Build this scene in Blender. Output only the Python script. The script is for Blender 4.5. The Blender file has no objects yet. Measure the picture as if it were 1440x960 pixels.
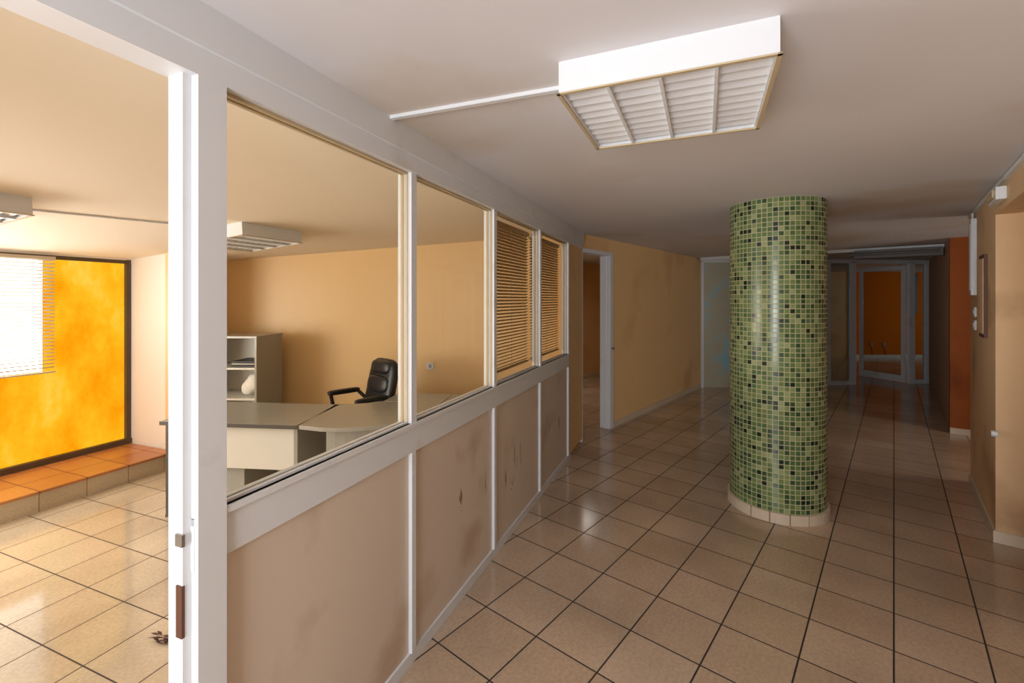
import bpy, math, random
from mathutils import Matrix, Vector
random.seed(7)
sc = bpy.context.scene
H = 2.40
CAMZ = 1.65
# ------------------------------------------------------------------ frames
def frame(ox, oy, deg):
    return Matrix.Translation((ox, oy, 0)) @ Matrix.Rotation(math.radians(deg), 4, 'Z')
FP = frame(-0.5225, 1.956, 68.35)     # partition frame: a along partition, b into the office
FC = frame(0, 0, 50.0)                # corridor frame: a along corridor, b to the left
FW = Matrix.Identity(4)
def lin(c):
    c = c / 255.0
    return c / 12.92 if c <= 0.04045 else ((c + 0.055) / 1.055) ** 2.4
def rgb(r, g, b):
    return (lin(r), lin(g), lin(b), 1)
# ------------------------------------------------------------------ materials
def nm(name):
    m = bpy.data.materials.new(name); m.use_nodes = True
    nt = m.node_tree; nt.nodes.clear()
    out = nt.nodes.new('ShaderNodeOutputMaterial')
    return m, nt, out
def N(nt, t, **kw):
    n = nt.nodes.new(t)
    for k, v in kw.items():
        setattr(n, k, v)
    return n
def mixcol(nt, fac, a, b, blend='MIX'):
    n = nt.nodes.new('ShaderNodeMix'); n.data_type = 'RGBA'; n.blend_type = blend
    for i, v in ((0, fac), (6, a), (7, b)):
        if hasattr(v, 'is_output'):
            nt.links.new(v, n.inputs[i])
        else:
            n.inputs[i].default_value = v
    return n.outputs[2]
def math_(nt, op, a, b=0.0):
    n = nt.nodes.new('ShaderNodeMath'); n.operation = op
    for i, v in ((0, a), (1, b)):
        if hasattr(v, 'is_output'):
            nt.links.new(v, n.inputs[i])
        else:
            n.inputs[i].default_value = v
    return n.outputs[0]
def mat(name, col, rough=0.6, var=0.08, scale=2.0, metal=0.0, bump=0.0, stain=None, stain_scale=1.5, stain_lo=0.6, spec=0.5, detail=4):
    m, nt, out = nm(name)
    bs = N(nt, 'ShaderNodeBsdfPrincipled')
    tc = N(nt, 'ShaderNodeTexCoord')
    nz = N(nt, 'ShaderNodeTexNoise'); nz.inputs['Scale'].default_value = scale; nz.inputs['Detail'].default_value = detail
    nt.links.new(tc.outputs['Object'], nz.inputs['Vector'])
    a = tuple(max(0, c * (1 - var)) for c in col[:3]) + (1,)
    b = tuple(min(1, c * (1 + var)) for c in col[:3]) + (1,)
    c = mixcol(nt, nz.outputs['Fac'], a, b)
    if stain:
        n2 = N(nt, 'ShaderNodeTexNoise'); n2.inputs['Scale'].default_value = stain_scale; n2.inputs['Detail'].default_value = 6
        nt.links.new(tc.outputs['Object'], n2.inputs['Vector'])
        mr = N(nt, 'ShaderNodeMapRange'); mr.inputs[1].default_value = stain_lo; mr.inputs[2].default_value = stain_lo + 0.15
        nt.links.new(n2.outputs['Fac'], mr.inputs[0])
        c = mixcol(nt, mr.outputs[0], c, stain)
    nt.links.new(c, bs.inputs['Base Color'])
    bs.inputs['Roughness'].default_value = rough
    bs.inputs['Metallic'].default_value = metal
    bs.inputs['Specular IOR Level'].default_value = spec
    if bump:
        bp = N(nt, 'ShaderNodeBump'); bp.inputs['Strength'].default_value = bump; bp.inputs['Distance'].default_value = 0.01
        n3 = N(nt, 'ShaderNodeTexNoise'); n3.inputs['Scale'].default_value = scale * 12
        nt.links.new(tc.outputs['Object'], n3.inputs['Vector'])
        nt.links.new(n3.outputs['Fac'], bp.inputs['Height']); nt.links.new(bp.outputs[0], bs.inputs['Normal'])
    nt.links.new(bs.outputs[0], out.inputs[0])
    return m
def tile_mat(name, c1, c2, grout, size, offx, offy, rough=0.15, mortar=0.005):
    m, nt, out = nm(name)
    bs = N(nt, 'ShaderNodeBsdfPrincipled')
    tc = N(nt, 'ShaderNodeTexCoord')
    mp = N(nt, 'ShaderNodeMapping'); mp.inputs['Location'].default_value = (offx, offy, 0)
    nt.links.new(tc.outputs['Object'], mp.inputs['Vector'])
    br = N(nt, 'ShaderNodeTexBrick'); br.offset = 0.0; br.squash = 1.0
    br.inputs['Scale'].default_value = 1.0
    br.inputs['Brick Width'].default_value = size; br.inputs['Row Height'].default_value = size
    br.inputs['Mortar Size'].default_value = mortar; br.inputs['Mortar Smooth'].default_value = 0.1
    br.inputs['Color1'].default_value = c1; br.inputs['Color2'].default_value = c2; br.inputs['Mortar'].default_value = grout
    nt.links.new(mp.outputs[0], br.inputs['Vector'])
    nz = N(nt, 'ShaderNodeTexNoise'); nz.inputs['Scale'].default_value = 60; nz.inputs['Detail'].default_value = 5
    nt.links.new(tc.outputs['Object'], nz.inputs['Vector'])
    n2 = N(nt, 'ShaderNodeTexNoise'); n2.inputs['Scale'].default_value = 1.3; n2.inputs['Detail'].default_value = 7
    nt.links.new(tc.outputs['Object'], n2.inputs['Vector'])
    g1 = N(nt, 'ShaderNodeMapRange'); g1.inputs[1].default_value = .35; g1.inputs[2].default_value = .65; g1.inputs[3].default_value = 0.9; g1.inputs[4].default_value = 1.05
    nt.links.new(nz.outputs['Fac'], g1.inputs[0])
    g2 = N(nt, 'ShaderNodeMapRange'); g2.inputs[1].default_value = .35; g2.inputs[2].default_value = .65; g2.inputs[3].default_value = 0.80; g2.inputs[4].default_value = 1.06
    nt.links.new(n2.outputs['Fac'], g2.inputs[0])
    f = math_(nt, 'MULTIPLY', g1.outputs[0], g2.outputs[0])
    cc = N(nt, 'ShaderNodeCombineColor')
    for i in range(3): nt.links.new(f, cc.inputs[i])
    c = mixcol(nt, 1.0, br.outputs['Color'], cc.outputs[0], 'MULTIPLY')
    nt.links.new(c, bs.inputs['Base Color'])
    r = N(nt, 'ShaderNodeMapRange'); r.inputs[3].default_value = rough; r.inputs[4].default_value = 0.8
    nt.links.new(br.outputs['Fac'], r.inputs[0])
    r2 = math_(nt, 'MULTIPLY', n2.outputs['Fac'], 0.08)
    nt.links.new(math_(nt, 'ADD', r.outputs[0], r2), bs.inputs['Roughness'])
    bs.inputs['Specular IOR Level'].default_value = 0.7
    bp = N(nt, 'ShaderNodeBump'); bp.inputs['Strength'].default_value = 0.5; bp.inputs['Distance'].default_value = 0.003; bp.invert = True
    nt.links.new(br.outputs['Fac'], bp.inputs['Height']); nt.links.new(bp.outputs[0], bs.inputs['Normal'])
    nt.links.new(bs.outputs[0], out.inputs[0])
    return m
def mosaic_mat(name, cu, cv):
    m, nt, out = nm(name)
    bs = N(nt, 'ShaderNodeBsdfPrincipled')
    uv = N(nt, 'ShaderNodeUVMap'); uv.uv_map = 'UVMap'
    sp = N(nt, 'ShaderNodeSeparateXYZ'); nt.links.new(uv.outputs[0], sp.inputs[0])
    u = math_(nt, 'MULTIPLY', sp.outputs[0], cu); v = math_(nt, 'MULTIPLY', sp.outputs[1], cv)
    fu = math_(nt, 'FLOOR', u); fv = math_(nt, 'FLOOR', v)
    cb = N(nt, 'ShaderNodeCombineXYZ'); nt.links.new(fu, cb.inputs[0]); nt.links.new(fv, cb.inputs[1])
    wn = N(nt, 'ShaderNodeTexWhiteNoise'); wn.noise_dimensions = '2D'; nt.links.new(cb.outputs[0], wn.inputs['Vector'])
    cr = N(nt, 'ShaderNodeValToRGB'); cr.color_ramp.interpolation = 'CONSTANT'
    els = cr.color_ramp.elements
    cols = [(0.0, rgb(18, 42, 30)), (0.08, rgb(50, 78, 50)), (0.20, rgb(78, 104, 62)), (0.42, rgb(96, 120, 72)),
            (0.62, rgb(112, 132, 82)), (0.80, rgb(130, 146, 96)), (0.91, rgb(84, 112, 78)), (0.96, rgb(150, 160, 116))]
    els[0].position = 0; els[0].color = cols[0][1]; els[1].position = cols[1][0]; els[1].color = cols[1][1]
    for p, c in cols[2:]:
        e = els.new(p); e.color = c
    nt.links.new(wn.outputs['Value'], cr.inputs[0])
    def edge(x):
        fr = math_(nt, 'FRACT', x)
        d = math_(nt, 'ABSOLUTE', math_(nt, 'SUBTRACT', fr, 0.5))
        return math_(nt, 'GREATER_THAN', d, 0.425)
    g = math_(nt, 'MAXIMUM', edge(u), edge(v))
    c = mixcol(nt, g, cr.outputs[0], rgb(182, 178, 142))
    nt.links.new(c, bs.inputs['Base Color'])
    nt.links.new(math_(nt, 'ADD', math_(nt, 'MULTIPLY', g, 0.5), 0.22), bs.inputs['Roughness'])
    bp = N(nt, 'ShaderNodeBump'); bp.inputs['Strength'].default_value = 0.6; bp.inputs['Distance'].default_value = 0.002; bp.invert = True
    nt.links.new(g, bp.inputs['Height']); nt.links.new(bp.outputs[0], bs.inputs['Normal'])
    nt.links.new(bs.outputs[0], out.inputs[0])
    return m
def glass_mat(name, tint, k=0.14, base=0.006, rough=0.02):
    m, nt, out = nm(name)
    tr = N(nt, 'ShaderNodeBsdfTransparent'); tr.inputs[0].default_value = tint
    gl = N(nt, 'ShaderNodeBsdfGlossy'); gl.inputs['Roughness'].default_value = rough
    lw = N(nt, 'ShaderNodeLayerWeight'); lw.inputs['Blend'].default_value = 0.25
    f = math_(nt, 'ADD', math_(nt, 'MULTIPLY', lw.outputs['Fresnel'], k), base)
    mx = N(nt, 'ShaderNodeMixShader'); nt.links.new(f, mx.inputs[0]); nt.links.new(tr.outputs[0], mx.inputs[1]); nt.links.new(gl.outputs[0], mx.inputs[2])
    nt.links.new(mx.outputs[0], out.inputs[0])
    return m
def glow_mat(name, cols, strength, scale):
    """back-lit painted glass: streaky mottling"""
    m, nt, out = nm(name)
    tc = N(nt, 'ShaderNodeTexCoord')
    mp = N(nt, 'ShaderNodeMapping'); mp.inputs['Scale'].default_value = (1, 1, 0.55)
    nt.links.new(tc.outputs['Object'], mp.inputs[0])
    nz = N(nt, 'ShaderNodeTexNoise'); nz.inputs['Scale'].default_value = scale; nz.inputs['Detail'].default_value = 10; nz.inputs['Roughness'].default_value = 0.68
    nt.links.new(mp.outputs[0], nz.inputs['Vector'])
    cr = N(nt, 'ShaderNodeValToRGB'); e = cr.color_ramp.elements
    e[0].position = .28; e[0].color = cols[0]; e[1].position = .72; e[1].color = cols[-1]
    for i, c in enumerate(cols[1:-1]):
        x = e.new(.28 + .44 * (i + 1) / (len(cols) - 1)); x.color = c
    nt.links.new(nz.outputs['Fac'], cr.inputs[0])
    em = N(nt, 'ShaderNodeEmission'); em.inputs[1].default_value = strength
    nt.links.new(cr.outputs[0], em.inputs[0]); nt.links.new(em.outputs[0], out.inputs[0])
    return m

M_ceil = mat('ceiling_paint', rgb(216, 215, 219), 0.8, 0.07, 0.9, bump=0.05, stain=rgb(204, 194, 182), stain_scale=0.7, stain_lo=0.5, spec=.2)
M_ceil_off = mat('ceiling_paint_office', rgb(236, 224, 204), 0.75, 0.04, 0.9, spec=.2)
M_wall = mat('wall_cream', rgb(234, 196, 140), 0.5, 0.06, 1.3, bump=0.05, stain=rgb(216, 174, 118), stain_scale=1.1, stain_lo=0.55)
M_wallr = mat('wall_peach', rgb(224, 188, 146), 0.6, 0.07, 1.5, bump=0.06, stain=rgb(188, 152, 112), stain_scale=1.6, stain_lo=0.55)
M_walloff = mat('wall_office_yellow', rgb(232, 196, 140), 0.4, 0.05, 0.8)
M_pier = mat('wall_pier_pale', rgb(232, 224, 214), 0.6, 0.04, 1.2)
M_orange = mat('wall_orange', rgb(206, 108, 12), 0.9, 0.06, 1.5, stain=rgb(184, 90, 8), stain_scale=1.2, spec=.05)
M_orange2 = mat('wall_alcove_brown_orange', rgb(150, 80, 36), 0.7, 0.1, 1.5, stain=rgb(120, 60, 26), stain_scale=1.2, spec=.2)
M_white = mat('white_paint', rgb(220, 223, 227), 0.35, 0.03, 3, stain=rgb(202, 200, 194), stain_scale=3.0, stain_lo=0.6)
M_panel = mat('beige_panel', rgb(214, 199, 183), 0.5, 0.05, 1.0, stain=rgb(192, 170, 148), stain_scale=2.2, stain_lo=0.55)
M_scuff = mat('brown_scuff', rgb(142, 106, 80), 0.7, 0.2, 20)
M_base = mat('baseboard_tile', rgb(210, 194, 172), 0.35, 0.08, 6)
M_floor = tile_mat('floor_tile_corridor', rgb(204, 180, 156), rgb(192, 166, 140), rgb(44, 34, 28), 0.335, -3.12 + 0.335 * 12, 0.0, 0.11, 0.004)
M_floor_off = tile_mat('floor_tile_office', rgb(212, 196, 172), rgb(204, 186, 160), rgb(70, 54, 42), 0.335, 0.1, 0.0, 0.05, 0.0035)
M_terra = tile_mat('step_terracotta', rgb(206, 138, 76), rgb(190, 118, 62), rgb(120, 70, 40), 0.30, 0, 0.1, 0.3, 0.004)
M_step = tile_mat('step_riser', rgb(220, 204, 178), rgb(210, 190, 162), rgb(150, 126, 100), 0.30, 0, 0, 0.3, 0.003)
M_mosaic = mosaic_mat('green_mosaic', 58, 65)
M_glass = glass_mat('pane_glass', (0.985, 0.97, 0.92, 1), 0.25, 0.01)
M_glassd = glass_mat('dark_pane_glass', (0.78, 0.84, 0.86, 1), 0.4, 0.05)
M_dark = mat('dark_window_frame', rgb(84, 68, 50), 0.5, 0.2, 5)
M_grey = mat('desk_grey_laminate', rgb(156, 154, 145), 0.25, 0.04, 10)
M_lgrey = mat('desk_light_laminate', rgb(214, 212, 204), 0.35, 0.03, 5)
M_edge = mat('desk_dark_edge', rgb(74, 68, 62), 0.5, 0.1, 5)
M_black = mat('black_leather', rgb(26, 27, 32), 0.35, 0.15, 12, bump=0.2)
M_blackp = mat('black_plastic', rgb(20, 20, 22), 0.45, 0.1, 5)
M_blind = mat('blind_slat_tan', rgb(160, 130, 82), 0.45, 0.04, 5)
M_blindw = mat('blind_slat_white', rgb(196, 184, 164), 0.45, 0.04, 5)
M_yellow = glow_mat('yellow_backlit_glass', [(0.92, 0.22, 0.001, 1), (1.0, 0.37, 0.004, 1), (1.0, 0.50, 0.015, 1), (1.0, 0.66, 0.09, 1)], 1.05, 2.4)
M_sky = glow_mat('daylight_pane', [(1, 0.98, 0.95, 1), (0.95, 0.97, 1.0, 1)], 5.5, 1.0)
M_tanrim = mat('yellowed_rim', rgb(190, 172, 138), 0.5, 0.1, 5)
M_metal = mat('brushed_metal', rgb(150, 146, 140), 0.35, 0.1, 10, metal=0.8)
M_brown = mat('brown_rust', rgb(92, 56, 40), 0.6, 0.2, 20)
M_shut = mat('shutter_grey', rgb(92, 88, 86), 0.5, 0.1, 4)
M_door = mat('far_door_grey', rgb(186, 184, 162), 0.4, 0.12, 3, stain=rgb(150, 196, 210), stain_scale=3, stain_lo=0.5)
M_paper = mat('paper', rgb(230, 228, 220), 0.7, 0.03, 5)
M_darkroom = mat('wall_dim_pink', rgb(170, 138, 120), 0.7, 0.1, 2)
M_socket = mat('dim_socket', rgb(170, 130, 96), 0.6, 0.1, 5)

# ------------------------------------------------------------------ mesh builder
class MB:
    def __init__(s): s.v = []; s.f = []; s.m = []; s.smooth = []
    def add(s, vs, fs, m=0, sm=False):
        o = len(s.v); s.v += [Vector(x) for x in vs]
        for f in fs: s.f.append([i + o for i in f]); s.m.append(m); s.smooth.append(sm)
    def box(s, a0, a1, b0, b1, z0, z1, m=0, M=None):
        a0, a1 = min(a0, a1), max(a0, a1); b0, b1 = min(b0, b1), max(b0, b1)
        vs = [(a0, b0, z0), (a1, b0, z0), (a1, b1, z0), (a0, b1, z0), (a0, b0, z1), (a1, b0, z1), (a1, b1, z1), (a0, b1, z1)]
        if M: vs = [M @ Vector(x) for x in vs]
        s.add(vs, [(3, 2, 1, 0), (4, 5, 6, 7), (0, 1, 5, 4), (1, 2, 6, 5), (2, 3, 7, 6), (3, 0, 4, 7)], m)
    def prism(s, poly, z0, z1, m=0, M=None):
        n = len(poly); area = sum(poly[i][0] * poly[(i + 1) % n][1] - poly[(i + 1) % n][0] * poly[i][1] for i in range(n))
        if area < 0: poly = poly[::-1]
        vs = [(x, y, z0) for x, y in poly] + [(x, y, z1) for x, y in poly]
        if M: vs = [M @ Vector(x) for x in vs]
        fs = [tuple(range(n - 1, -1, -1)), tuple(range(n, 2 * n))] + [(i, (i + 1) % n, n + (i + 1) % n, n + i) for i in range(n)]
        s.add(vs, fs, m)
    def cyl(s, p0, p1, r0, r1=None, seg=20, m=0, sm=True):
        r1 = r0 if r1 is None else r1
        p0 = Vector(p0); p1 = Vector(p1); d = (p1 - p0).normalized()
        q = d.to_track_quat('Z', 'Y')
        vs = []
        for p, r in ((p0, r0), (p1, r1)):
            for i in range(seg):
                an = 2 * math.pi * i / seg
                vs.append(p + q @ Vector((r * math.cos(an), r * math.sin(an), 0)))
        s.add(vs, [(i, (i + 1) % seg, seg + (i + 1) % seg, seg + i) for i in range(seg)], m, sm)
        s.add(vs, [tuple(range(seg - 1, -1, -1)), tuple(range(seg, 2 * seg))], m)
    def sup(s, M, sx, sy, sz, e=0.4, m=0, nu=28, nv=16):
        def pw(x): return math.copysign(abs(x) ** e, x)
        vs = []
        for j in range(nv + 1):
            ph = -math.pi / 2 + math.pi * j / nv
            for i in range(nu):
                th = 2 * math.pi * i / nu
                vs.append(M @ Vector((sx * pw(math.cos(ph)) * pw(math.cos(th)), sy * pw(math.cos(ph)) * pw(math.sin(th)), sz * pw(math.sin(ph)))))
        fs = [(j * nu + i, j * nu + (i + 1) % nu, (j + 1) * nu + (i + 1) % nu, (j + 1) * nu + i) for j in range(nv) for i in range(nu)]
        s.add(vs, fs, m, True)
    def make(s, name, F, mats, bevel=0, center=True, parent=None):
        me = bpy.data.meshes.new(name)
        c = Vector((0, 0, 0))
        if center:
            mn = Vector([min(v[i] for v in s.v) for i in range(3)]); mx = Vector([max(v[i] for v in s.v) for i in range(3)])
            c = (mn + mx) / 2; c.z = mn.z
        me.from_pydata([v - c for v in s.v], [], s.f)
        for mm in mats: me.materials.append(mm)
        for i, p in enumerate(me.polygons): p.material_index = s.m[i]; p.use_smooth = s.smooth[i]
        me.update()
        ob = bpy.data.objects.new(name, me); sc.collection.objects.link(ob)
        ob.matrix_world = F @ Matrix.Translation(c)
        if parent: ob.parent = parent
        if bevel:
            b = ob.modifiers.new('bevel', 'BEVEL'); b.width = bevel; b.segments = 2; b.limit_method = 'ANGLE'
        return ob
def P(t, q):
    v = FP @ Vector((t, q, 0)); return (v.x, v.y)
def wall2(name, p0, p1, z0, z1, th, m, side=1):
    p0 = Vector(p0); p1 = Vector(p1); d = (p1 - p0).normalized(); n = Vector((-d.y, d.x)) * side * th
    mb = MB(); mb.prism([tuple(p0), tuple(p1), tuple(p1 + n), tuple(p0 + n)], z0, z1)
    return mb.make(name, FW, [m])

A = (0.776, 5.228)          # office / corridor corner
B = (-3.30, 5.24)           # office far-left corner
PE = (-3.31, 4.50)          # end of return beside the window
# ------------------------------------------------------------------ floors & ceilings
def flat(name, F, pts_world, zf, m, up=True):
    Fi = F.inverted()
    vs = [Fi @ Vector((x, y, zf(x, y))) for x, y in pts_world]
    area = sum(pts_world[i][0] * pts_world[(i + 1) % len(pts_world)][1] - pts_world[(i + 1) % len(pts_world)][0] * pts_world[i][1] for i in range(len(pts_world)))
    idx = list(range(len(vs)))
    if (area > 0) != up: idx = idx[::-1]
    mb = MB(); mb.add(vs, [idx]); return mb.make(name, F, [m], center=False)
Z0 = lambda x, y: 0.0
corr = [P(-5.5, 0), A, (-3.30, 5.24), (-3.3, 14), (14, 14), (14, -6), P(-8.5, 0)]
off = [P(-5.5, 0), A, B, (-4.2, 5.2), P(1.6, 4.5), P(-5.5, 4.5)]
flat('floor_corridor', FC, corr, Z0, M_floor)
flat('floor_office', FP, off, Z0, M_floor_off)
FPi = FP.inverted()
def zoff(x, y):
    q = (FPi @ Vector((x, y, 0))).y
    return H - 0.081 * q
flat('ceiling_corridor', FC, corr, lambda x, y: H, M_ceil, up=False)
flat('ceiling_office', FP, off, zoff, M_ceil_off, up=False)

# ------------------------------------------------------------------ glazed partition
mb = MB()
zs0, zs1, zh = 0.957, 1.09, 2.218
T = [-0.80, 0.125, 1.04, 1.98, 2.90]
mb.box(-0.85, 3.0, -0.028, 0.028, 0.0, 0.055, 0)           # shoe
mb.box(-0.85, 2.92, -0.032, 0.032, zs0, zs1, 0)            # rail
mb.box(-0.85, 2.92, -0.042, 0.042, zs1 - 0.018, zs1, 0)    # rail nose
mb.box(-5.0, 3.50, -0.045, 0.045, zh, H, 0)                # head
mb.box(-5.0, 3.50, -0.058, -0.045, zh + 0.07, H, 0)        # raised upper fascia
mb.box(-0.848, -0.772, -0.045, 0.045, 0, zh, 0)            # door post
mb.box(-0.870, -0.848, -0.02, 0.035, 0, zh, 0)             # door stop
for t in T[1:]:
    mb.box(t - 0.021, t + 0.021, -0.036, 0.036, zs1, zh, 0)
    mb.box(t - 0.016, t + 0.016, -0.036, 0.036, 0.055, zs0, 0)
for i in range(4):
    a, b = T[i] + 0.02, T[i + 1] - 0.02
    mb.box(a, b, -0.018, 0.018, 0.055, zs0, 1)
    mb.add([(a, 0, zs1), (b, 0, zs1), (b, 0, zh), (a, 0, zh)], [(0, 1, 2, 3)], 2)
    for q in (-0.012, 0.012):   # glazing beads
        mb.box(a, b, q - 0.006, q + 0.006, zs1, zs1 + 0.008, 0)
        mb.box(a, b, q - 0.006, q + 0.006, zh - 0.010, zh, 3)
        mb.box(a, a + 0.006, q - 0.006, q + 0.006, zs1, zh, 0)
        mb.box(b - 0.006, b, q - 0.006, q + 0.006, zs1, zh, 3)
mb.box(2.92, 3.515, -0.03, 0.03, 0.055, zh, 4)
mb.box(-5.0, -1.9, -0.03, 0.03, 0, zh, 1)
mb.box(-0.874, -0.866, -0.022, 0.0, 0.80, 0.93, 5)
mb.box(-0.876, -0.868, -0.026, 0.0, 1.03, 1.06, 6)
for (t, z, w, h) in ((0.62, 0.52, .010, .14), (0.60, 0.50, .02, .01), (0.93, .48, .008, .18), (1.25, .36, .010, .16), (1.42, .45, .02, .15), (1.47, .42, .012, .13), (1.55, .42, .010, .18), (1.38, .33, .05, .02), (2.3, .5, .012, .12), (2.6, .42, .014, .14)):
    for k in range(4):
        dt = random.uniform(-.02, .02); dz = random.uniform(-.03, .03); ww = w * .4; hh = h * random.uniform(.4, 1); sl = random.uniform(-.02, .02)
        y_ = -0.0184
        mb.add([(t + dt, y_, z + dz), (t + dt + ww * .5, y_, z + dz + hh * .5), (t + dt + sl, y_, z + dz + hh), (t + dt - ww * .5 + sl * .5, y_, z + dz + hh * .5)], [(0, 1, 2, 3)], 7)
mb.make('glazed_partition', FP, [M_white, M_panel, M_glass, M_tanrim, M_wall, M_brown, M_metal, M_scuff])

def blind(a0, a1, z0, z1, q, step, F, m, tilt=35, w=0.025):
    mb = MB()
    mb.box(a0, a1, q - 0.015, q + 0.02, z1 - 0.03, z1, 0)
    z = z1 - 0.035
    while z > z0 + 0.02:
        R = Matrix.Translation((0, q, z)) @ Matrix.Rotation(math.radians(tilt), 4, 'X')
        mb.box(a0 + .004, a1 - .004, -w / 2, w / 2, -0.0007, 0.0007, 0, R)
        z -= step
    mb.box(a0, a1, q - 0.012, q + 0.012, z0, z0 + 0.012, 0)
    for f in (0.12, 0.5, 0.88):
        a = a0 + (a1 - a0) * f
        mb.cyl((a, q - 0.013, z0), (a, q - 0.013, z1), 0.001, seg=6)
    return mb.make('venetian_blind', F, [m])
blind(1.18, 1.95, 1.13, 2.20, 0.075, 0.024, FP, M_blind, tilt=-32)
blind(2.02, 2.88, 1.13, 2.20, 0.075, 0.024, FP, M_blind, tilt=-32)

# ------------------------------------------------------------------ office envelope
wall2('wall_office_back', B, (A[0] - 0.03, A[1]), 0, H, 0.12, M_walloff, 1)
wall2('wall_office_left', PE, B, 0, H, 0.12, M_walloff, 1)
wall2('wall_office_return', P(1.30, 4.19), PE, 0, H, 0.1, M_pier, 1)
mb = MB()
mb.box(-4.5, 1.30, 4.19, 4.35, 2.045, H, 0); mb.box(-4.5, 1.30, 4.19, 4.35, 0, 0.17, 0)
mb.box(-4.5, -3.2, 4.19, 4.35, 0.17, 2.045, 0)
mb.make('wall_office_window', FP, [M_pier])
mb = MB()
q0, q1 = 4.20, 4.26
mb.box(-3.2, 1.30, q0, q1, 2.01, 2.05, 0); mb.box(-3.2, 1.30, q0 - .02, q1, 0.165, 0.215, 0)
mb.box(1.255, 1.295, q0 - .01, q1, 0.2, 2.05, 0)
for t in (-3.2, -1.3, -0.33):
    mb.box(t, t + 0.04, q0, q1, 0.2, 2.0, 0)
mb.box(-3.2, 0.62, q0 + .03, q0 + .04, 1.0, 2.01, 2)
mb.box(0.62, 1.255, q0 + .03, q0 + .04, 0.2, 2.01, 1)
mb.box(-3.2, 0.62, q0 + .03, q0 + .04, 0.2, 1.0, 1)
mb.make('window_1', FP, [M_dark, M_yellow, M_sky], center=False)
blind(-0.6, 0.68, 0.985, 2.03, 4.165, 0.032, FP, M_blindw, tilt=-30)
mb = MB()
mb.box(-4.5, 1.29, 3.50, 4.19, 0.0, 0.142, 0); mb.box(-4.5, 1.29, 3.49, 4.19, 0.142, 0.16, 1)
mb.make('window_step_platform', FP, [M_step, M_terra], center=False)
wall2('wall_office_end', P(-4.5, 0.1), P(-4.5, 4.3), 0, H, 0.1, M_walloff, 1)
mb = MB(); mb.box(-0.98, -0.90, 5.215, 5.2285, 0.84, 0.92, 0); mb.box(-0.955, -0.925, 5.212, 5.216, 0.86, 0.90, 1)
mb.make('wall_outlet', FW, [M_white, M_metal], bevel=0.003)

# ------------------------------------------------------------------ corridor walls
bl = 2.766
mb = MB()
mb.box(5.30, 8.768, bl, bl + .12, 0, H); mb.box(4.50, 5.30, bl, bl + .12, 2.24, H)
mb.make('wall_left', FC, [M_wall])
mb = MB()
mb.box(4.515, 4.555, bl - .015, bl + .13, 0, 2.24); mb.box(5.21, 5.30, bl - .015, bl + .13, 0, 2.24)
mb.box(4.555, 5.21, bl - .015, bl + .13, 2.19, 2.24)
mb.box(5.20, 5.212, bl + .03, bl + .07, 0, 2.19)
mb.cyl((5.255, bl - .015, 1.02), (5.255, bl - .05, 1.02), .012, m=1)
mb.make('door_frame_1', FC, [M_white, M_metal], bevel=.004)
mb = MB(); mb.box(5.30, 8.76, bl - .012, bl, 0, .075); mb.make('baseboard_left', FC, [M_base])
mb = MB(); mb.box(3.2, 9.2, 4.9, 5.0, 0, H); mb.make('wall_side_room', FC, [M_wall])
mb = MB(); mb.box(9.0, 9.1, bl + .12, 4.9, 0, H); mb.make('wall_side_room_end', FC, [M_wall])
mb = MB(); mb.box(3.2, 9.0, 4.888, 4.9, 0, .08); mb.make('baseboard_side_room', FC, [M_base])

br = -0.528
mb = MB()
mb.box(4.474, 5.787, br - .25, br, 0, H); mb.box(3.3, 4.474, br - .25, br, 2.22, H); mb.box(1.2, 3.3, br - .25, br, 0, H)
mb.make('wall_right', FC, [M_wallr])
mb = MB(); mb.box(7.859, 12.06, br - .12, br, 0, H); mb.make('wall_right_far', FC, [M_darkroom])
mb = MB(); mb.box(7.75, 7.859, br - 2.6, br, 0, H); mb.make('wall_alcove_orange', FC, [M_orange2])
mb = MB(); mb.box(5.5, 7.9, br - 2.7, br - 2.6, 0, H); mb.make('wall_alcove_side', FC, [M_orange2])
mb = MB(); mb.box(7.738, 7.75, br - 2.6, br, 0, .07); mb.make('baseboard_alcove', FC, [M_base])
mb = MB(); mb.box(4.474, 5.787, br, br + .012, 0, .08); mb.box(4.462, 4.474, br - .25, br + .012, 0, .08); mb.make('baseboard_right', FC, [M_base])
mb = MB(); mb.box(3.3, 4.474, br - .29, br - .25, 0, 2.22); mb.make('wall_recess', FC, [M_wallr])
mb = MB(); mb.box(1.3, 5.787, br, br + .02, H - .03, H - .005); mb.cyl((5.44, br + .02, H - .03), (5.44, br + .02, 2.3), .008)
mb.make('trim_conduit', FC, [M_white])
mb = MB(); mb.box(4.05, 4.33, br, br + .05, 2.26, 2.34, 0); mb.box(4.08, 4.30, br + .05, br + .062, 2.275, 2.325, 1); mb.box(4.36, 4.44, br, br + .035, 2.27, 2.33, 0)
mb.make('emergency_light', FC, [M_white, M_tanrim], bevel=.006)
mb = MB(); mb.box(5.38, 5.50, br, br + .035, 1.68, 2.32, 0); mb.box(5.40, 5.48, br + .035, br + .04, 1.72, 2.28, 0)
mb.make('electrical_box', FC, [M_white], bevel=.004)
mb = MB()
for z in (1.5, 1.39): mb.box(5.38, 5.46, br, br + .015, z, z + .08, 0); mb.box(5.40, 5.44, br + .015, br + .02, z + .02, z + .06, 0)
mb.make('light_switch', FC, [M_white], bevel=.003)
mb = MB()
mb.box(4.80, 5.05, br + .001, br + .02, 1.36, 1.98, 1); mb.box(4.825, 5.025, br + .018, br + .024, 1.39, 1.95, 0)
mb.make('framed_notice_panel', FC, [M_wallr, M_brown])
mb = MB(); mb.cyl((4.40, br, .75), (4.40, br + .03, .75), .02, m=0); mb.make('door_stop', FC, [M_white])

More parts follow.
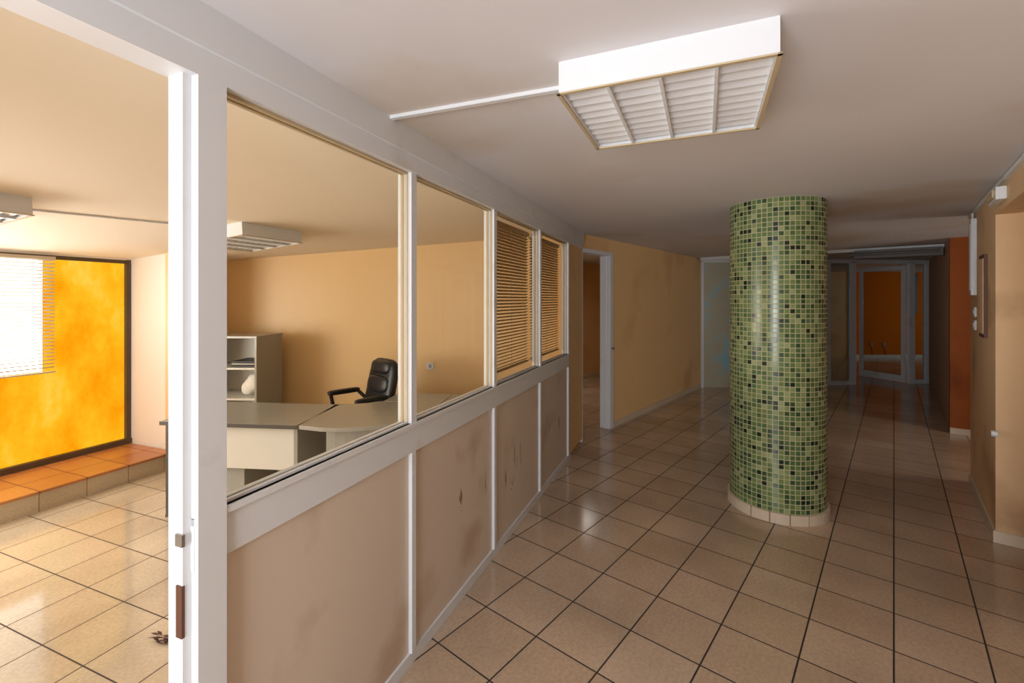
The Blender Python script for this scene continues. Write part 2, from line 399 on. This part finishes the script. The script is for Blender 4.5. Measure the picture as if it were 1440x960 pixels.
# ------------------------------------------------------------------ column
def column(x, y, r, h, rb, hb):
    seg = 96
    me = bpy.data.meshes.new('mosaic_column'); vs = []; fs = []; uvs = []
    for z in (hb, h):
        for i in range(seg + 1):
            a = 2 * math.pi * i / seg; vs.append((r * math.cos(a), r * math.sin(a), z))
    for i in range(seg):
        fs.append((i, i + 1, seg + 2 + i, seg + 1 + i)); uvs += [(i / seg, 0), ((i + 1) / seg, 0), ((i + 1) / seg, 1), (i / seg, 1)]
    nb = len(fs)
    n = 17
    def wedge(a0, a1, r0, r1, z0, z1, segs=4):
        o = len(vs)
        for k in range(segs + 1):
            a = a0 + (a1 - a0) * k / segs
            for rr, z in ((r0, z0), (r1, z0), (r1, z1), (r0, z1)):
                vs.append((rr * math.cos(a), rr * math.sin(a), z))
        for k in range(segs):
            for j in range(1, 3):
                fs.append((o + 4 * k + j, o + 4 * (k + 1) + j, o + 4 * (k + 1) + (j + 1) % 4, o + 4 * k + (j + 1) % 4)); uvs.extend([(0, 0)] * 4)
        fs.append((o, o + 1, o + 2, o + 3)); uvs.extend([(0, 0)] * 4)
        e = o + 4 * segs; fs.append((e + 3, e + 2, e + 1, e)); uvs.extend([(0, 0)] * 4)
    g = 0.004 / rb
    for i in range(n):
        a = 2 * math.pi * i / n
        wedge(a + g, a + 2 * math.pi / n - g, r - .02, rb, 0, hb)
    nt_ = len(fs)
    wedge(0, 2 * math.pi, r - .02, rb - .006, 0, hb - .004, 64)
    me.from_pydata(vs, [], fs)
    ul = me.uv_layers.new(name='UVMap')
    for i, u in enumerate(uvs): ul.data[i].uv = u
    for m in (M_mosaic, M_base, M_scuff): me.materials.append(m)
    for i, p in enumerate(me.polygons):
        p.material_index = 0 if i < nb else (1 if i < nt_ else 2); p.use_smooth = i < nb
    me.update()
    ob = bpy.data.objects.new('mosaic_column', me); sc.collection.objects.link(ob); ob.location = (x, y, 0)
column(2.12, 3.65, .338, H, .356, .075)

# ------------------------------------------------------------------ louvre luminaires
def luminaire(x, y, z, deg, lx=.61, ly=.57, h=.10, tiltM=None):
    mb = MB(); X, Y, t = lx / 2, ly / 2, .012
    mb.box(-X, X, -Y, -Y + t, -h, 0, 0); mb.box(-X, X, Y - t, Y, -h, 0, 0)
    mb.box(-X, -X + t, -Y + t, Y - t, -h, 0, 0); mb.box(X - t, X, -Y + t, Y - t, -h, 0, 0)
    mb.box(-X + t, X - t, -Y + t, Y - t, -.012, 0, 0)
    for s_ in (-1, 1):
        mb.box(-X - .006, X + .006, s_ * Y - .006, s_ * Y + .006, -h - .005, -h, 1); mb.box(s_ * X - .006, s_ * X + .006, -Y - .006, Y + .006, -h - .005, -h, 1)
    for i in range(1, 10):
        yy = -Y + ly * i / 10
        R = Matrix.Translation((0, yy, -h + .016)) @ Matrix.Rotation(math.radians(-20), 4, 'X')
        mb.box(-X + t, X - t, -.023, .023, -.0012, .0012, 0, R)
    for i in range(1, 4):
        xx = -X + lx * i / 4
        mb.box(xx - .005, xx + .005, -Y + t, Y - t, -h - .004, -h + .055, 0)
    for i in range(4):
        xx = -X + lx * (i + .5) / 4
        mb.cyl((xx, -Y + .03, -.035), (xx, Y - .03, -.035), .013, seg=12, m=2)
    F = Matrix.Translation((x, y, z)) @ (tiltM or Matrix.Identity(4)) @ Matrix.Rotation(math.radians(deg), 4, 'Z')
    mb.make('ceiling_luminaire', F, [M_white, M_tanrim, M_paper], center=False)
luminaire(.54, 1.585, H, -23)
tl = Matrix.Rotation(math.radians(68.35), 4, 'Z') @ Matrix.Rotation(-math.atan(0.081), 4, 'X') @ Matrix.Rotation(math.radians(-68.35), 4, 'Z')
luminaire(-2.24, 3.85, zoff(-2.24, 3.85), -21.65, tiltM=tl)
luminaire(-3.08, 2.40, zoff(-3.08, 2.40), -21.65, tiltM=tl)
def duct(p0, p1, w=.022, h=.014):
    p0 = Vector(p0); p1 = Vector(p1); d = p1 - p0
    mb = MB(); M = Matrix.Translation(p0) @ d.to_track_quat('X', 'Z').to_matrix().to_4x4()
    mb.box(0, d.length, -w / 2, w / 2, -h, 0, 0, M); mb.make('trim_cable_duct', FW, [M_white])
duct((.20, 1.60, H), (-.535, 1.885, H))
duct((-2.95, 2.72, zoff(-2.95, 2.72)), (-2.37, 3.55, zoff(-2.37, 3.55)), .014, .012)

# ------------------------------------------------------------------ far end
F0 = Vector((3.517, 8.495)); F1 = Vector((8.156, 8.9)); an = math.degrees(math.atan2(F1.y - F0.y, F1.x - F0.x))
FF = frame(F0.x, F0.y, an)
mb = MB()
for a, b in ((0, .05), (.56, .62), (1.55, 1.6), (2.52, 2.58), (2.98, 3.10), (4.22, 4.33), (4.55, 4.62)):
    mb.box(a, b, -.03, .03, 0, 2.36, 0)
mb.box(0, 4.65, -.03, .03, 2.33, H, 0)
for a, b in ((.62, 1.55), (1.6, 2.52), (2.58, 2.98), (4.33, 4.55)):
    mb.box(a, b, -.004, .004, .08, 2.33, 1); mb.box(a, b, -.025, .025, 0, .08, 0)
mb.box(.05, .56, -.02, .02, 0, 2.33, 2)
mb.make('glazed_screen', FF, [M_white, M_glassd, M_door])
# glazed door leaf standing open into the far room
mb = MB()
Fd = FF @ Matrix.Translation((4.20, .04, 0)) @ Matrix.Rotation(math.radians(100), 4, 'Z')
mb.box(0, .07, -.02, .02, .01, 2.3, 0); mb.box(.83, .90, -.02, .02, .01, 2.3, 0); mb.box(.07, .83, -.02, .02, .01, .14, 0); mb.box(.07, .83, -.02, .02, 2.22, 2.3, 0)
mb.box(.07, .83, -.004, .004, .14, 2.22, 1); mb.cyl((.865, -.05, .95), (.865, -.05, 1.15), .01, m=2)
mb.make('door_2', Fd, [M_white, M_glassd, M_metal], center=False)
mb = MB(); mb.box(8.56, 8.60, br, 2.7, H - .045, H, 0)
mb.box(8.40, 8.56, br + .02, .45, H - .16, H - .045, 1)
mb.cyl((8.42, .52, H - .10), (8.42, br + .05, H - .10), .03, m=1)
mb.make('roller_shutter_box', FC, [M_white, M_shut])
wall2('wall_far_orange', (9.45, 12.7), (13.5, 12.7), 0, H, .1, M_orange)
wall2('wall_far_cream', (2.5, 12.75), (9.45, 12.75), 0, H, .1, M_wall)
wall2('wall_far_side', (13.5, 12.7), (13.5, 8.5), 0, H, .1, M_wall)
wall2('wall_far_side_left', (3.4, 8.6), (3.4, 12.75), 0, H, .1, M_wall)
wall2('wall_far_front', (8.3, 9.05), (13.5, 9.05), 0, H, .1, M_wall)
mb = MB(); mb.box(9.45, 13.5, 12.685, 12.7, 0, .09); mb.make('baseboard_far', FW, [M_white])
mb = MB(); mb.box(10.95, 11.3, 12.66, 12.7, 1.25, 2.35, 0); mb.box(11.0, 11.25, 12.65, 12.66, 1.3, 2.3, 0); mb.make('window_2', FW, [M_dark, M_glassd])
mb = MB()
for x in (10.03, 10.38):
    mb.box(x - .05, x + .05, 12.68, 12.7, .33, .43, 0); mb.cyl((x, 12.69, .33), (x + .04, 12.68, .09), .008, m=0)
mb.make('wall_socket', FW, [M_socket])

# ------------------------------------------------------------------ desks (one L-shaped workstation)
zt = .73
desk = bpy.data.objects.new('office_desk', None); sc.collection.objects.link(desk); desk.empty_display_size = .2
def desk_main():
    mb = MB()
    F = Matrix.Translation((-2.62, 3.42, 0)) @ Matrix.Rotation(math.radians(-6), 4, 'Z')
    mb.box(-.03, 1.06, 0, .66, zt - .03, zt, 0); mb.box(-.032, 1.06, -.003, 0, zt - .03, zt - .001, 2)
    mb.box(0, .03, .03, .63, .02, zt - .03, 0); mb.box(.0, .032, .02, .03, .02, zt - .03, 2)
    mb.box(1.0, 1.03, .06, .60, .02, zt - .03, 0)
    mb.box(.03, 1.0, .10, .12, .36, zt - .03, 1)
    mb.box(.32, .52, .18, .60, .0, .35, 0)
    mb.box(-.005, .04, .02, .64, 0, .02, 2); mb.box(.99, 1.04, .05, .61, 0, .02, 2)
    mb.make('main_section', F, [M_grey, M_lgrey, M_edge], bevel=.004, parent=desk)
desk_main()
def desk_corner():
    mb = MB()
    pts = [(-1.54, 3.96), (-1.55, 3.31)]
    for i in range(0, 11):
        f = i / 10; a = math.radians(-100 + 95 * f)
        pts.append((-1.25 + .62 * math.cos(a) * 1.0, 3.86 + .62 * math.sin(a)))
    pts += [(-.63, 4.02), (-1.2, 4.09), (-1.28, 4.02)]
    mb.prism(pts, zt - .03, zt, 0)
    mb.cyl((-.98, 3.75, .02), (-.98, 3.75, zt - .03), .04, m=0); mb.cyl((-.98, 3.75, 0), (-.98, 3.75, .02), .2, m=2)
    n = 8; q = []
    for i in range(n + 1):
        f = i / n; a = math.radians(-105 + 70 * f); q.append((-1.25 + .5 * math.cos(a), 3.86 + .5 * math.sin(a)))
    for i in range(n):
        a, b = q[i], q[i + 1]; mb.prism([a, b, (b[0] * .98 - .02, b[1] + .015), (a[0] * .98 - .02, a[1] + .015)], .40, zt - .03, 1)
    mb.make('corner_section', FW, [M_grey, M_grey, M_edge], bevel=.003, parent=desk)
desk_corner()
def desk_right():
    mb = MB()
    F = Matrix.Translation((-1.16, 4.22, 0)) @ Matrix.Rotation(math.radians(-8), 4, 'Z')
    mb.box(0.56, 1.30, -.42, .26, zt - .03, zt, 0); mb.box(0.02, .555, -.12, .26, zt - .03, zt, 0)
    mb.box(1.25, 1.28, -.38, .24, .0, zt - .03, 0); mb.box(.58, .61, -.38, .24, 0, zt - .03, 0)
    mb.box(.61, 1.25, -.30, -.28, .3, zt - .03, 1); mb.box(.05, .08, -.08, .24, 0, zt - .03, 0)
    mb.make('side_section', F, [M_grey, M_lgrey], bevel=.004, parent=desk)
desk_right()
# ------------------------------------------------------------------ office chair
def chair(x, y, deg):
    mb = MB(); T = Matrix.Translation; R = Matrix.Rotation
    mb.sup(T((0, 0, .47)), .25, .25, .06, .45, 0)
    mb.sup(T((-.24, 0, .74)) @ R(math.radians(-12), 4, 'Y'), .055, .235, .30, .5, 0)
    mb.sup(T((-.215, 0, .60)) @ R(math.radians(-12), 4, 'Y'), .055, .21, .09, .6, 0)
    mb.sup(T((-.225, 0, .78)) @ R(math.radians(-12), 4, 'Y'), .06, .20, .09, .6, 0)
    mb.sup(T((-.255, 0, .95)) @ R(math.radians(-12), 4, 'Y'), .055, .18, .07, .6, 0)
    for s_ in (-1, 1):
        yy = s_ * .285
        mb.sup(T((.02, yy, .70)), .17, .035, .025, .5, 1)
        mb.cyl((.16, yy, .69), (.12, yy, .50), .018, m=1); mb.cyl((.12, yy, .50), (.0, s_ * .2, .43), .018, m=1)
        mb.cyl((-.13, yy, .69), (-.20, s_ * .22, .60), .018, m=1)
    mb.box(-.12, .12, -.12, .12, .37, .41, 1)
    mb.cyl((0, 0, .10), (0, 0, .38), .028, m=1); mb.cyl((0, 0, .08), (0, 0, .2), .04, m=1)
    for i in range(5):
        a = 2 * math.pi * i / 5 + .3; ex, ey = .30 * math.cos(a), .30 * math.sin(a)
        mb.cyl((0, 0, .11), (ex, ey, .075), .028, .016, m=1, seg=10)
        mb.cyl((ex - .012 * math.sin(a), ey + .012 * math.cos(a), .028), (ex + .012 * math.sin(a), ey - .012 * math.cos(a), .028), .028, m=1, seg=14)
        mb.cyl((ex, ey, .03), (ex, ey, .08), .01, m=1, seg=8)
    mb.make('office_chair', T((x, y, 0)) @ R(math.radians(deg), 4, 'Z'), [M_black, M_blackp], center=False)
chair(-1.51, 4.50, 226)
# ------------------------------------------------------------------ shelving cabinet
mb = MB()
Fc = Matrix.Translation((-3.24, 4.62, 0)) @ Matrix.Rotation(math.radians(-2), 4, 'Z')
w, d, h = .66, .48, 1.25
mb.box(0, .022, 0, d, 0, h, 0); mb.box(w - .022, w, 0, d, 0, h, 0); mb.box(.022, w - .022, d - .01, d, 0, h, 1)
mb.box(-.005, w + .005, -.005, d, h, h + .022, 0)
for z in (.04, .36, .62, .93): mb.box(.022, w - .022, .01, d - .01, z, z + .02, 1)
mb.make('shelf_cabinet', Fc, [M_grey, M_lgrey], bevel=.002)
mb = MB()
for i in range(3): mb.box(.36, .60, .06, .34, .951 + i * .022, .968 + i * .022, i % 2)
mb.make('document_trays', Fc, [M_blackp, M_grey], bevel=.002)
mb = MB()
for i in range(3): mb.sup(Matrix.Translation((.52 + .03 * i - .03, .16, .72 + .03 * i)) , .07, .07, .07 + .01 * i, .8, 0)
mb.make('plastic_bag', Fc, [M_paper])
mb = MB()
for i in range(22):
    a = random.uniform(-.5, .5) + (3.0 if i % 2 else 0); L = random.uniform(.04, .10); x, y = random.uniform(-.06, .06), random.uniform(-.03, .03)
    M = Matrix.Translation((x, y, .004)) @ Matrix.Rotation(a, 4, 'Z') @ Matrix.Rotation(random.uniform(0, .25), 4, 'Y').inverted()
    mb.add([M @ Vector(v) for v in ((0, 0, 0), (L * .5, .008, .004), (L, 0, 0), (L * .5, -.008, .002))], [(0, 1, 2, 3)])
mb.make('dry_leaf_debris', Matrix.Translation((-1.667, 2.2, 0)), [M_brown])

# ------------------------------------------------------------------ space behind the camera (entrance)
mb = MB()
mb.box(-4.1, -4.0, -4.5, -2.2, 0, H); mb.box(-4.1, -4.0, 1.5, 3, 0, H); mb.box(-4.1, -4.0, -2.2, 1.5, 2.2, H)
mb.make('wall_rear', FC, [M_wall])
mb = MB(); mb.box(-4.0, 1.2, -4.6, -4.5, 0, H); mb.make('wall_rear_side', FC, [M_wall])
mb = MB(); mb.box(1.2, 1.3, -4.5, br - .25, 0, H); mb.make('wall_rear_return', FC, [M_wall])

# ------------------------------------------------------------------ lights
def area(name, F, loc, aim, sx, sy, power, col):
    l = bpy.data.lights.new(name, 'AREA'); l.shape = 'RECTANGLE'; l.size = sx; l.size_y = sy; l.energy = power; l.color = col
    o = bpy.data.objects.new(name, l); sc.collection.objects.link(o)
    p = F @ Vector(loc); q = F @ Vector(aim); o.location = p
    o.rotation_euler = (q - p).to_track_quat('-Z', 'Y').to_euler()
    return o
area('entrance_daylight', FC, (-1.7, .1, 1.40), (0, .1, 1.46), 1.3, 1.5, 100, (.95, .97, 1.0))
area('office_window_daylight', FP, (-1.3, 4.02, 1.30), (-.6, 2.6, 1.66), 2.6, 1.1, 125, (1.0, .96, .90))
area('side_room_fill', FC, (6.6, 4.3, 2.2), (6.2, 4.3, 0), .8, .8, 8, (1.0, .93, .85))  # added lamp, brightens the room behind the door; no real source there
area('alcove_daylight', FC, (6.5, br - 2.4, 1.5), (6.2, 1.5, 1.2), 1.1, 1.2, 22, (1.0, .90, .76))
area('far_room_fill', FW, (12.8, 10.8, 1.6), (10, 11.6, 1.2), 1.4, 1.4, 15, (1.0, .93, .82))  # added fill lamp for the orange far room, its source is made up
w_ = bpy.data.worlds.new('world'); sc.world = w_; w_.use_nodes = True
w_.node_tree.nodes['Background'].inputs[0].default_value = (0.9, 0.95, 1.0, 1)
w_.node_tree.nodes['Background'].inputs[1].default_value = 0.3
# ------------------------------------------------------------------ camera
cd = bpy.data.cameras.new('camera'); cd.sensor_width = 36; cd.lens = 16.0; cd.shift_y = -60 / 1440; cd.clip_start = .02
co = bpy.data.objects.new('camera', cd); sc.collection.objects.link(co)
co.location = (0, 0, CAMZ); co.rotation_euler = (math.radians(90), 0, 0)
sc.camera = co
sc.view_settings.view_transform = 'Standard'
